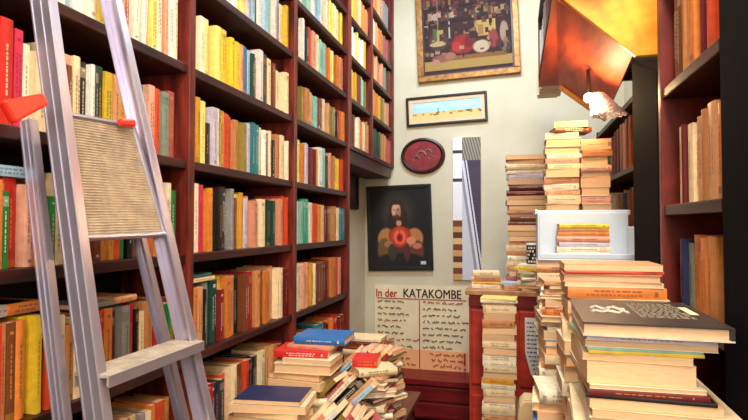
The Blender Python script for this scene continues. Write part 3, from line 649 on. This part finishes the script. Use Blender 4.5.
# big near pile, right
ZT = 1.372
stack(.245, 1.255, TR, 1.215, ['cream','ivory','peach','brown','ivory','cream'], .245, .30, 'big pile at lower right', 'books in the big near pile', T=(.03, .05), spine=.4)
def one(x, y, z, c, L, W, T, label, group, **k): return lying(x, y, z, c, L=L, W=W, T=T, label=label, group=group, **k)
G = 'books in the big near pile'
z = 1.2158
for (c, L, W, T, sp, lb, dx_) in (
    ('ivory', .235, .30, .022, 'back', 'ivory book near the bottom of the picture in the big near pile', .015),
    ('cream', .25, .31, .016, 'back', 'wide cream book second below the pair with a crimson spine, big near pile', .02),
    ('peach', .225, .30, .018, 'back', 'peach book just below the black-edged one in the big near pile', .01),
    ('black', .22, .30, .007, 'front', 'thin black-spined book in the big near pile', .005),
    ('maroon', .205, .30, .010, 'front', 'thin maroon-spined book in the big near pile', .0),
    ('ivory', .20, .29, .008, 'back', 'thin ivory volume under the thick orange-edged books', .0),
    ('peach', .188, .28, .042, 'back', 'thick peach-edged book in the middle of the big near pile', .0),
    ('cream', .19, .28, .014, 'back', 'cream book lying on the thick peach-edged one', -.003),
    ('yellow', .20, .28, .006, 'front', 'thin yellow-spined booklet in the big near pile', -.003),
    ('mint', .20, .28, .006, 'front', 'thin mint booklet over the yellow one in the big near pile', -.004),
    ('white', .225, .29, .013, 'back', 'white book second from top of the big near pile', .0),
    ('lilac', .22, .30, .010, 'front', 'thin lilac-white book just under the large black-covered one', .0)):
    one(.130+L/2+dx_*.6, 1.25, z, c, L, W, T, lb, G, rot=RND.uniform(-.04, .04), spine=sp); z += T+.0004
ZT = z+.0003
# top book with printed black cover
r = empty('large_book', (.25, 1.245, ZT), rotz=-.02, label='large flat book with black printed cover on top of the near right pile', cat='book', group=G)
m = MB(); m.box((-.122, -.155, .003), (.118, .15, .0225)); 
for f in range(6): m.c[f] = lin((228, 190, 150))
m.build('pages', M_PAGE, r)
m = MB(); ck = lin((40, 34, 32))
m.box((-.125, -.163, 0), (.125, .163, .003), lin((220, 190, 170))); m.box((-.125, -.163, .0225), (.125, .163, .0255), ck); m.box((.119, -.163, .003), (.125, .163, .0225), ck)
m.build('cover', M_BOOK, r)
m = MB(); cw = lin((196, 182, 160)); rp = random.Random(9)
for k in range(13):
    y = .12-k*.016; x = -.01
    while x < .085:
        L_ = rp.uniform(.006, .016); m.box((x, y-.0032, .0256), (min(.09, x+L_), y+.0032, .0261), lin((130, 116, 96))); x += L_+.004
m.box((.092, -.02, .0256), (.108, .08, .0261), lin((224, 196, 150)))
m.build('printed_text', M_PRINT, r)
m = MB()
pts = [(-.09+.009*i, .02+.022*math.sin(i*1.7), .0262) for i in range(8)]
m.tube(pts, .0045, 5, cw); m.tube([(-.095+.01*i, -.03+.012*math.sin(i*2.3), .0262) for i in range(8)], .004, 5, cw)
m.build('drawn_emblem', M_PRINT, r)
# second pile behind it
stack(.255, 1.645, TR, 1.36, ['orange','cream','ivory'], .25, .17, 'second right-hand pile', 'books in the second right pile', T=(.03, .05))
z = 1.3604
for c, T, lb, dx_ in (('peach', .034, 'lowest visible peach book of the second right pile', 0), ('ivory', .008, 'thin ivory book in the second right pile', .01), ('orange', .030, 'orange-edged book in the second right pile', 0),
                 ('ivory', .012, 'ivory book under the top four of the second right pile', -.005), ('salmon', .022, 'salmon book in the second right pile', -.008), ('redorange', .008, 'orange-red spined thin book in second right pile', -.006), ('peach', .018, 'topmost peach book on the second right pile', -.006)):
    one(.258+dx_, 1.645, z, c, .245, .17, T, lb, 'books in the second right pile', rot=RND.uniform(-.03, .03), spine='back' if c in ('peach', 'ivory', 'salmon') else 'front'); z += T+.0004
# thin column between, seen edge on at its left
stack(.19, 2.02, TR, 1.41, ['peach','cream','tan','ivory','pink','orange','cream','brown','skyblue','cream','blue'], .20, .16, 'slim third pile left of the big one', 'books in the third right pile', T=(.012, .03), rot=.12, dx=.012)
stack(.15, 1.80, TR, 1.10, ['ivory','cream','peach','blue','ivory','tan'], .20, .17, 'low pile between the big and slim right piles', 'books in the low right pile', T=(.015, .03), rot=.1)
# pile carrying the plastic box
stack(.20, 2.42, TR, 1.452, ['ivory','tan','cream','peach','ivory','brown','cream'], .22, .16, 'pile under the plastic box', 'books under the plastic box', T=(.02, .035))
bx = empty('plastic_box', (.275, 2.42, 1.4535), label='pale blue-white plastic box holding a small pile of books', cat='box')
def pb(name, lo, hi): boxpart(name, lo, hi, M_PLASTIC, bx, bevel=.004)
m = MB(); m.box((-.185, -.085, 0), (.195, .10, .008)); m.box((-.185, .092, .008), (.195, .10, .20)); m.box((-.185, -.085, .008), (-.177, .092, .20)); m.box((.187, -.085, .008), (.195, .092, .14))
m.box((-.177, -.085, .008), (.187, -.077, .03))
m.build('body', M_PLASTIC, bx, bevel=.003)
m = MB(); m.box((-.195, .10, .19), (.205, .112, .212)); m.box((-.195, -.09, .19), (-.185, .10, .212)); m.build('rim', M_PLASTIC, bx, bevel=.003)
z = 1.4625
for c, T, L, lb in (('white', .026, .20, 'white bottom book in the plastic box'), ('ivory', .022, .205, 'ivory book second from the bottom in the plastic box'), ('lilac', .018, .19, 'lilac-white book in the plastic box'),
                 ('salmon', .024, .20, 'salmon book in the plastic box'), ('orange', .018, .195, 'orange book in the plastic box'), ('tan', .012, .19, 'thin tan book in the plastic box'), ('yellow', .020, .19, 'yellow book on top of the plastic box pile')):
    one(.27, 2.415, z, c, L, .14, T, lb, 'books in the plastic box', rot=RND.uniform(-.05, .05), spine='front'); z += T+.0004
# stacks behind the box
GB = 'books in the stacks behind the box'
stack(.222, 2.76, TR, 2.04, ['cream','ivory','peach','ivory','salmon','cream','peach','tan','ivory','peach','cream'], .155, .11, 'left stack rising behind the plastic box', GB, T=(.022, .04), rot=.08)
stack(.365, 2.74, TR, 2.0, ['peach','tan','salmon','pink','peach','orange','cream','salmon','ivory','peach'], .13, .11, 'right stack rising behind the plastic box', GB, T=(.025, .045), rot=.08)
one(.26, 2.76, 2.0412, 'brown', .17, .11, .022, 'brown book lying askew on the left stack behind the box', GB, rot=.2, spine='front')
one(.265, 2.76, 2.0638, 'ivory', .15, .10, .03, 'ivory book crowning the stack behind the plastic box', GB, rot=-.1, spine='back')
# brown stack on the counter
stack(.075, 3.52, 1.2165, 2.03, ['rose','salmon','cream','ivory','lilac','pink','maroon','maroon','darkred','maroon','brown','tan','brown','brown','maroon','plum','tan','peach','cream','tan','ivory','cream','peach','cream'], .24, .17, 'tall brown stack on the counter', 'books in the brown counter stack', T=(.024, .04), rot=.1, dx=.012, spine=.75)
stack(.35, 3.52, 1.2165, 1.75, ['tan','ivory','cream','peach'], .2, .15, 'stack right of the brown counter stack', 'books in the rear counter stack', T=(.025, .04))
# column in front of the counter
stack(-.088, 2.99, 0, 1.19, ['ivory','cream','pink','tan','ivory','peach','cream','brown','ivory','ivory','cream','salmon','gold','ivory','cream','rose','ivory','cream','peach','ivory'], .168, .14, 'pale book column before the counter', 'books in the column before the counter', T=(.024, .042), rot=.05, dx=.006, spine=.45, hard=.15)
# loose books and papers on the counter
GL = 'loose books on the counter'
one(-.16, 3.42, 1.2162, 'ivory', .20, .15, .022, 'ivory book lying at the left end of the counter', GL, rot=.05)
one(-.15, 3.42, 1.2386, 'gold', .19, .14, .014, 'gold-brown book at the left end of the counter, on the ivory one', GL, rot=-.08, spine='front')
one(-.17, 3.44, 1.2530, 'tan', .15, .12, .028, 'tan book topmost at the left end of the counter', GL, rot=.12, spine='front')
one(-.19, 3.66, 1.2162, 'peach', .18, .14, .05, 'thick peach book at the back left of the counter', GL, rot=.0)
one(-.19, 3.66, 1.2666, 'cream', .17, .13, .03, 'cream book at the back left of the counter, on the peach one', GL, rot=.1)
one(-.088, 2.99, 1.1912, 'ivory', .19, .15, .012, 'wide ivory booklet on top of the pale column', GL, rot=.04)
one(-.085, 2.985, 1.2036, 'paleyellow', .185, .14, .010, 'pale yellow booklet on top of the pale column', GL, rot=-.05, spine='front')
stack(.085, 3.335, 1.2162, 1.37, ['ivory','yellow','cream','mint','peach','ivory','white','cream','tan'], .15, .11, 'small pile of papers at the counter front', 'booklets at the counter front', T=(.01, .02), rot=.25, dx=.012, spine=.6)
one(-.03, 3.36, 1.2162, 'peach', .10, .14, .03, 'small peach book on the counter left of the booklet pile', GL, rot=.2, spine='front')
one(-.03, 3.36, 1.2466, 'skyblue', .09, .12, .012, 'pale blue booklet on the counter, on the small peach book', GL, rot=-.3, spine='front')
cn = empty('canister', (.10, 3.335, 1.3715), label='small black and white patterned canister on the counter beside the brown stack', cat='canister')
m = MB(); m.tube([(0,0,0),(0,0,.005),(0,0,.105),(0,0,.11)], [.034,.036,.036,.034], 20); m.build('body', M_FRAME, cn)
m = MB()
for i_ in range(14):
    for j_ in range(5):
        a = 2*math.pi*(i_+.5*(j_%2))/14; c_ = Vector((.0362*math.cos(a), .0362*math.sin(a), .014+j_*.02)); t_ = Vector((-math.sin(a), math.cos(a), 0))
        if (i_*3+j_*5) % 4: m.face([c_-t_*.005-Vector((0,0,.006)), c_+t_*.005-Vector((0,0,.006)), c_+t_*.005+Vector((0,0,.006)), c_-t_*.005+Vector((0,0,.006))])
o_ = m.build('pattern', M_PAPER, cn)
m = MB(); m.tube([(0,0,.1105),(0,0,.122)], [.037,.035], 20); m.build('lid', M_PAPER, cn)
# ---------------------------------------------------------------- front row on table end: cardboard box
cbx = empty('cardboard_box', (.06, 2.30, TR+.001), label='beige cardboard box with rounded shoulders beside the right-hand piles', cat='box')
m = MB(); out = [(-.055, 0), (.055, 0), (.055, .13), (.045, .165), (.02, .18), (-.03, .18), (-.048, .16), (-.055, .12)]
m.prism(out, lambda p, t: (p[0], t, p[1]), -.06, .06); m.build('body', M_CARD, cbx, bevel=.006)
m = MB(); m.box((-.03, -.05, .1805), (.02, .05, .183)); m.build('flap', M_CARD, cbx)
# ---------------------------------------------------------------- left heap
ZL = TR+.03
GH = 'books in the left heap'
stack(-.84, 1.80, ZL, .955, ['paleyellow','grey','cream','tan'], .24, .17, 'front stack of the left heap', GH, T=(.025, .04), rot=.1)
one(-.84, 1.80, .9555, 'cream', .27, .18, .026, 'wide cream book under the navy-covered one in the left heap', GH, rot=.15, spine='back')
one(-.84, 1.80, .9820, 'navy', .235, .17, .016, 'navy and purple covered book lying in the front of the left heap', GH, rot=.12, spine='back')
stack(-.83, 2.06, ZL, 1.02, ['tan','cream','brown','ivory'], .23, .17, 'middle stack of the left heap', GH, T=(.025, .045), rot=.1)
one(-.81, 2.06, 1.0205, 'cream', .235, .17, .038, 'thick cream paperback in the left heap below the red book', GH, rot=.05, spine='back')
one(-.79, 2.06, 1.0590, 'ivory', .20, .16, .018, 'ivory paperback in the left heap directly under the red book', GH, rot=.0, spine='back')
one(-.83, 2.08, 1.0775, 'red', .22, .16, .024, 'red book in the left heap just below the blue one', GH, rot=.1, spine='front')
one(-.80, 2.12, 1.1020, 'salmon', .19, .15, .012, 'salmon booklet between the red and the blue book of the left heap', GH, rot=-.1, spine='front')
one(-.775, 2.16, 1.1146, 'blue', .215, .17, .030, 'bright blue book lying on top of the left heap', GH, rot=.03, spine='front')
stack(-.66, 2.42, ZL, 1.06, ['brown','cream','ivory','tan','salmon'], .2, .15, 'rear stack of the left heap', GH, T=(.02, .035), rot=.15)
one(-.66, 2.42, 1.0605, 'maroon', .15, .12, .014, 'maroon book near the top of the rear stack in the left heap', GH, rot=.1, spine='front')
one(-.67, 2.42, 1.0750, 'cream', .17, .13, .012, 'cream booklet topmost on the rear stack of the left heap', GH, rot=0)
# slanting rows: books leaning to the right against a small stack
def slant(xs, y, z, n, pitch, ang, H, W, cols, where, group):
    """n books stood on their tails and fallen over to the right, evenly pitched along x"""
    for i in range(n):
        T = pitch*math.sin(ang)*RND.uniform(.8, .96); c = cols[i % len(cols)]
        h = H*RND.uniform(.85, 1.05)
        mf = lambda p: Vector((p.x, p.z-W/2, p.y))
        r = empty('book', (xs+i*pitch, y+RND.uniform(-.015, .015), z), label='leaning %s book, %s from left %s' % (cname(c), ORDW[i], where), cat='book', group=group)
        r.rotation_euler = (0, math.pi/2-ang+RND.uniform(-.05, .05), RND.uniform(-.09, .09))
        cov, pg = book_geo(T, h, W, c, hard=False, mapf=lambda p: Vector((p.x-T/2, p.z-W/2, p.y)), cov=MB(), pg=MB())
        cov.build('cover', M_BOOK, r); pg.build('pages', M_PAGE, r)
SC1 = ['cream','salmon','white','olive','rose','ivory','black','peach','skyblue','maroon','cream','paleyellow','darkred','ivory','tan','green','cream']
AN = math.radians(46)
slant(-.80, 1.88, ZL+.05, 7, .030, AN, .19, .13, SC1, 'in the front slanting row', 'front slanting row of books')
slant(-.785, 2.05, ZL+.12, 6, .030, AN, .19, .13, SC1[3:]+SC1[:3], 'in the second slanting row', 'second slanting row of books')
slant(-.765, 2.22, ZL+.19, 6, .029, AN, .19, .13, SC1[7:]+SC1[:7], 'in the third slanting row', 'third slanting row of books')
for i, (yy, hh) in enumerate(((1.88, .05), (2.05, .12), (2.22, .19))):
    stack(-.715, yy, ZL, ZL+hh-.006, ['tan','cream','maroon','ivory'], .17, .14, ['base under the front slanting row', 'base under the second slanting row', 'base under the third slanting row'][i], 'books beneath the slanting rows', T=(.018, .03), rot=.01, dx=.004)
SC2 = ['cream','tan','black','ivory','rose','white','darkgrey','salmon','cream','maroon','ivory','brown','peach','darkgreen']
stack(-.555, 1.90, ZL, .90, SC2[4:]+SC2[:4], .15, .12, 'front right corner stack of left heap', 'books in the corner stacks', T=(.012, .024), rot=.6, dx=.012, spine=.6)
stack(-.555, 2.09, ZL, 1.045, SC2, .16, .12, 'middle right stack of left heap', 'books in the corner stacks', T=(.012, .024), rot=.6, dx=.012, spine=.6)
stack(-.56, 2.28, ZL, 1.075, SC2[7:]+SC2[:7], .16, .12, 'back right stack of left heap', 'books in the corner stacks', T=(.012, .024), rot=.6, dx=.012, spine=.6)
one(-.575, 2.09, 1.0455, 'red', .10, .10, .034, 'small bright red book on the right part of the left heap', GH, rot=.1, spine='front')
# ---------------------------------------------------------------- ladder
def lp_(u, v, off=0):
    """meet the ladder's leaning plane x = -.80-off-.2(z-1.15)"""
    r = ray(u, v); # x = t rx ; z = HC + t rz
    t = (-.80-off-.2*(HC-1.15))/(r.x+.2*r.z); return r*t+Vector((0, 0, HC))
def extend(a, b, z): t = (z-a.z)/(b.z-a.z); return a+(b-a)*t
ld = empty('stepladder', (-.65, 1.15, 0), label='folded aluminium stepladder with ribbed platform leaning on the left bookcase', cat='ladder')
NV = Vector((1, 0, .2)).normalized()
def rail(name, a, b, side, depth, wid, mat=M_ALU):
    """channel: web facing side (-1 near, +1 far), flanges turned inwards"""
    L = (b-a); d = L.normalized(); n = (NV-d*NV.dot(d)).normalized(); s = n.cross(d).normalized()
    if s.y < 0: s = -s
    m = MB()
    def bar(n0, n1, s0, s1):
        q = [a+n*n0+s*s0, a+n*n1+s*s0, a+n*n1+s*s1, a+n*n0+s*s1]; k = len(m.v); m.v += [tuple(p) for p in q]+[tuple(p+L) for p in q]
        for f in ((3,2,1,0),(4,5,6,7),(0,1,5,4),(1,2,6,5),(2,3,7,6),(3,0,4,7)): m.f.append(tuple(k+i for i in f)); m.c.append((1,1,1))
    sw = side
    def S(x0, x1): return (x0, x1) if sw < 0 else (-x1, -x0)
    bar(-depth/2, depth/2, *S(-.0, .003)); bar(depth/2-.003, depth/2, *S(.003, wid)); bar(-depth/2, -depth/2+.003, *S(.003, wid))
    bar(depth/2-.008, depth/2-.003, *S(wid-.003, wid)); bar(-.003, .003, *S(-.002, 0)); bar(-depth/2, -depth/2+.004, *S(-.002, 0)); bar(depth/2-.004, depth/2, *S(-.002, 0))
    return ch(m.build(name, mat, bevel=.0008), ld)
aL, bL = lp_(97, 420), lp_(36, 0); aR, bR = lp_(207, 410), lp_(111, 0)
FL0, FL1 = extend(aL, bL, .03), extend(aL, bL, 2.24); FR0, FR1 = extend(aR, bR, .03), extend(aR, bR, 2.24)
rail('front_rail', FL0, FL1, -1, .048, .024); rail('front_rail', FR0, FR1, 1, .048, .024)
OFF = .10
aL2, bL2 = lp_(62, 420, OFF), lp_(27, 150, OFF); aR2, bR2 = lp_(186, 415, OFF), lp_(145, 250, OFF)
BL0, BL1 = extend(aL2, bL2, .03), extend(aL2, bL2, 1.83); BR0, BR1 = extend(aR2, bR2, .03), extend(aR2, bR2, 1.60)
rail('rear_rail', BL0, BL1, -1, .03, .02); rail('rear_rail', BR0, BR1, 1, .03, .02)
def at(a, b, z): return extend(a, b, z)
for z in (1.30, 1.06, .82, .58, .34):
    p, q = at(FL0, FL1, z), at(FR0, FR1, z)
    s = (q-p); s.z = 0; L = s.length-.008; s.normalize(); dv = Vector((s.y, -s.x, 0))     # dv points to the room
    if dv.x < 0: dv = -dv
    c = p+s*.004
    r = MB(); M = Matrix.Translation(c) @ Matrix((( s.x, dv.x, 0, 0), (s.y, dv.y, 0, 0), (0, 0, 1, 0), (0, 0, 0, 1)))
    r.box((0, -.04, -.006), (L, .045, 0), M=M); r.box((0, .041, -.022), (L, .045, -.006), M=M); r.box((0, -.04, -.03), (L, -.036, -.006), M=M)
    for k in range(8): r.box((0, -.036+k*.010, 0), (L, -.031+k*.010, .0015), M=M)
    o = ch(r.build('step', M_ALUD, bevel=.0006), ld)
    r = MB(); r.box((0, .0455, -.024), (L, .048, -.001), M=M); r.build('step_edge', M_ALU, o)
# folded platform, ribbed
c4 = [lp_(64, 114, -.012), lp_(131, 126, -.012), lp_(164, 234, -.012), lp_(82, 238, -.012)]
tl, tr, br_, bl = c4; n = NV
m = MB(); NR = 44
k = len(m.v)
q = [bl, br_, tr, tl]; m.v += [tuple(p-n*.004) for p in q]+[tuple(p+n*.001) for p in q]
for f in ((3,2,1,0),(4,5,6,7),(0,1,5,4),(1,2,6,5),(2,3,7,6),(3,0,4,7)): m.f.append(tuple(k+i for i in f)); m.c.append((1,1,1))
for i in range(NR):
    t0, t1 = (i+.15)/NR, (i+.70)/NR
    L0 = bl.lerp(tl, t0); L1 = bl.lerp(tl, t1); R0 = br_.lerp(tr, t0); R1 = br_.lerp(tr, t1)
    L0, R0, L1, R1 = L0.lerp(R0, .03), R0.lerp(L0, .03), L1.lerp(R1, .03), R1.lerp(L1, .03)
    k = len(m.v); m.v += [tuple(x) for x in (L0+n*.001, R0+n*.001, R1+n*.001, L1+n*.001, L0.lerp(L1,.3)+n*.004, R0.lerp(R1,.3)+n*.004, R0.lerp(R1,.7)+n*.004, L0.lerp(L1,.7)+n*.004)]
    for f in ((4,5,6,7),(0,1,5,4),(1,2,6,5),(2,3,7,6),(3,0,4,7)): m.f.append(tuple(k+j for j in f)); m.c.append((1,1,1))
pf = ch(m.build('platform', M_ALUD), ld)
m = MB()
for a, b2 in ((bl, tl), (br_, tr), (bl, br_), (tl, tr)): m.tube([a+n*.003, b2+n*.003], .0055, 8)
m.build('platform_rim', M_ALU, pf)
m = MB(); a = bl-n*.006; b2 = br_-n*.006; m.tube([a.lerp(b2, -.06), b2.lerp(a, -.06)], .007, 8); m.build('hinge_bar', M_ALU, pf)
def clip(u0, v0, u1, v1, w0, w1, off, name='hinge_clip'):
    a, b2 = lp_(u0, v0, off), lp_(u1, v1, off); d = (b2-a).normalized(); s = d.cross(NV).normalized()
    m = MB(); P = [a-s*w0, b2-s*w1, b2+s*w1, a+s*w0]; k = 0
    m.v += [tuple(p-NV*.008) for p in P]+[tuple(p+NV*.010) for p in P]
    for f in ((3,2,1,0),(4,5,6,7),(0,1,5,4),(1,2,6,5),(2,3,7,6),(3,0,4,7)): m.f.append(f); m.c.append((1,1,1))
    o = ch(m.build(name, M_CLIP, bevel=.005), ld); o['label'] = 'red plastic hinge clip'
clip(4, 112, 41, 99, .022, .012, -.032); clip(118, 122, 132, 123, .008, .010, -.032)
for p in (FL0, FR0, BL0, BR0):
    m = MB(); m.box((p.x-.03, p.y-.018, 0), (p.x+.03, p.y+.018, .04)); ch(m.build('foot', M_INK, bevel=.004), ld)

# ---------------------------------------------------------------- books: the 300 largest in view stay things, the rest one object
bpy.context.view_layer.update()
from mathutils.bvhtree import BVHTree
TV, TF, TO = [], [], []
for ob in COL.objects:
    if ob.type != 'MESH': continue
    n = len(TV); mw = ob.matrix_world; TV += [mw @ v.co for v in ob.data.vertices]
    nm = ob.parent.name if ob.parent else ob.name
    for f in ob.data.polygons: TF.append([n+i for i in f.vertices]); TO.append(nm)
BT = BVHTree.FromPolygons(TV, TF); hits = {}
for py in range(0, 420, 2):
    for px in range(0, 748, 2):
        _, _, ix, _ = BT.ray_cast(Vector((0, 0, HC)), ray(px+.5, py+.5).normalized())
        if ix is not None: hits[TO[ix]] = hits.get(TO[ix], 0)+1
BK = [o for o in COL.objects if o.get('category') == 'book']; CHD = {}
BK.sort(key=lambda o: -hits.get(o.name, 0))
rest = BK[300:]; print('BOOKS', len(BK), 'smallest kept', hits.get(BK[299].name, 0))
V, Fc, Cc, Mi = [], [], [], []; dead = []
for o in rest:
    for p in ([o] if o.type == 'MESH' else list(o.children)):
        mw = p.matrix_world; n = len(V); me = p.data; mi = 1 if p.name.startswith('pages') else 0
        buf = [0.0]*(4*len(me.loops)); me.color_attributes['col'].data.foreach_get('color', buf)
        V += [tuple(mw @ v.co) for v in me.vertices]
        for f in me.polygons:
            k = f.loop_start*4; Fc.append(tuple(n+i for i in f.vertices)); Cc.append(tuple(buf[k:k+3])); Mi.append(mi)
        dead.append(p)
    if o.type != 'MESH': dead.append(o)
dm = [o.data for o in dead if o.data]
bpy.data.batch_remove(dead); bpy.data.batch_remove(dm)
m = MB(); m.v, m.f, m.c = V, Fc, Cc
me = m.mesh('books', fix=False); me.materials.append(M_BOOK); me.materials.append(M_PAGE)
me.polygons.foreach_set('material_index', Mi)
o = bpy.data.objects.new('books', me); COL.objects.link(o)
tag(o, 'smaller and half-hidden books filling out the shelves, piles and stacks all over the shop', 'books', kind='stuff')
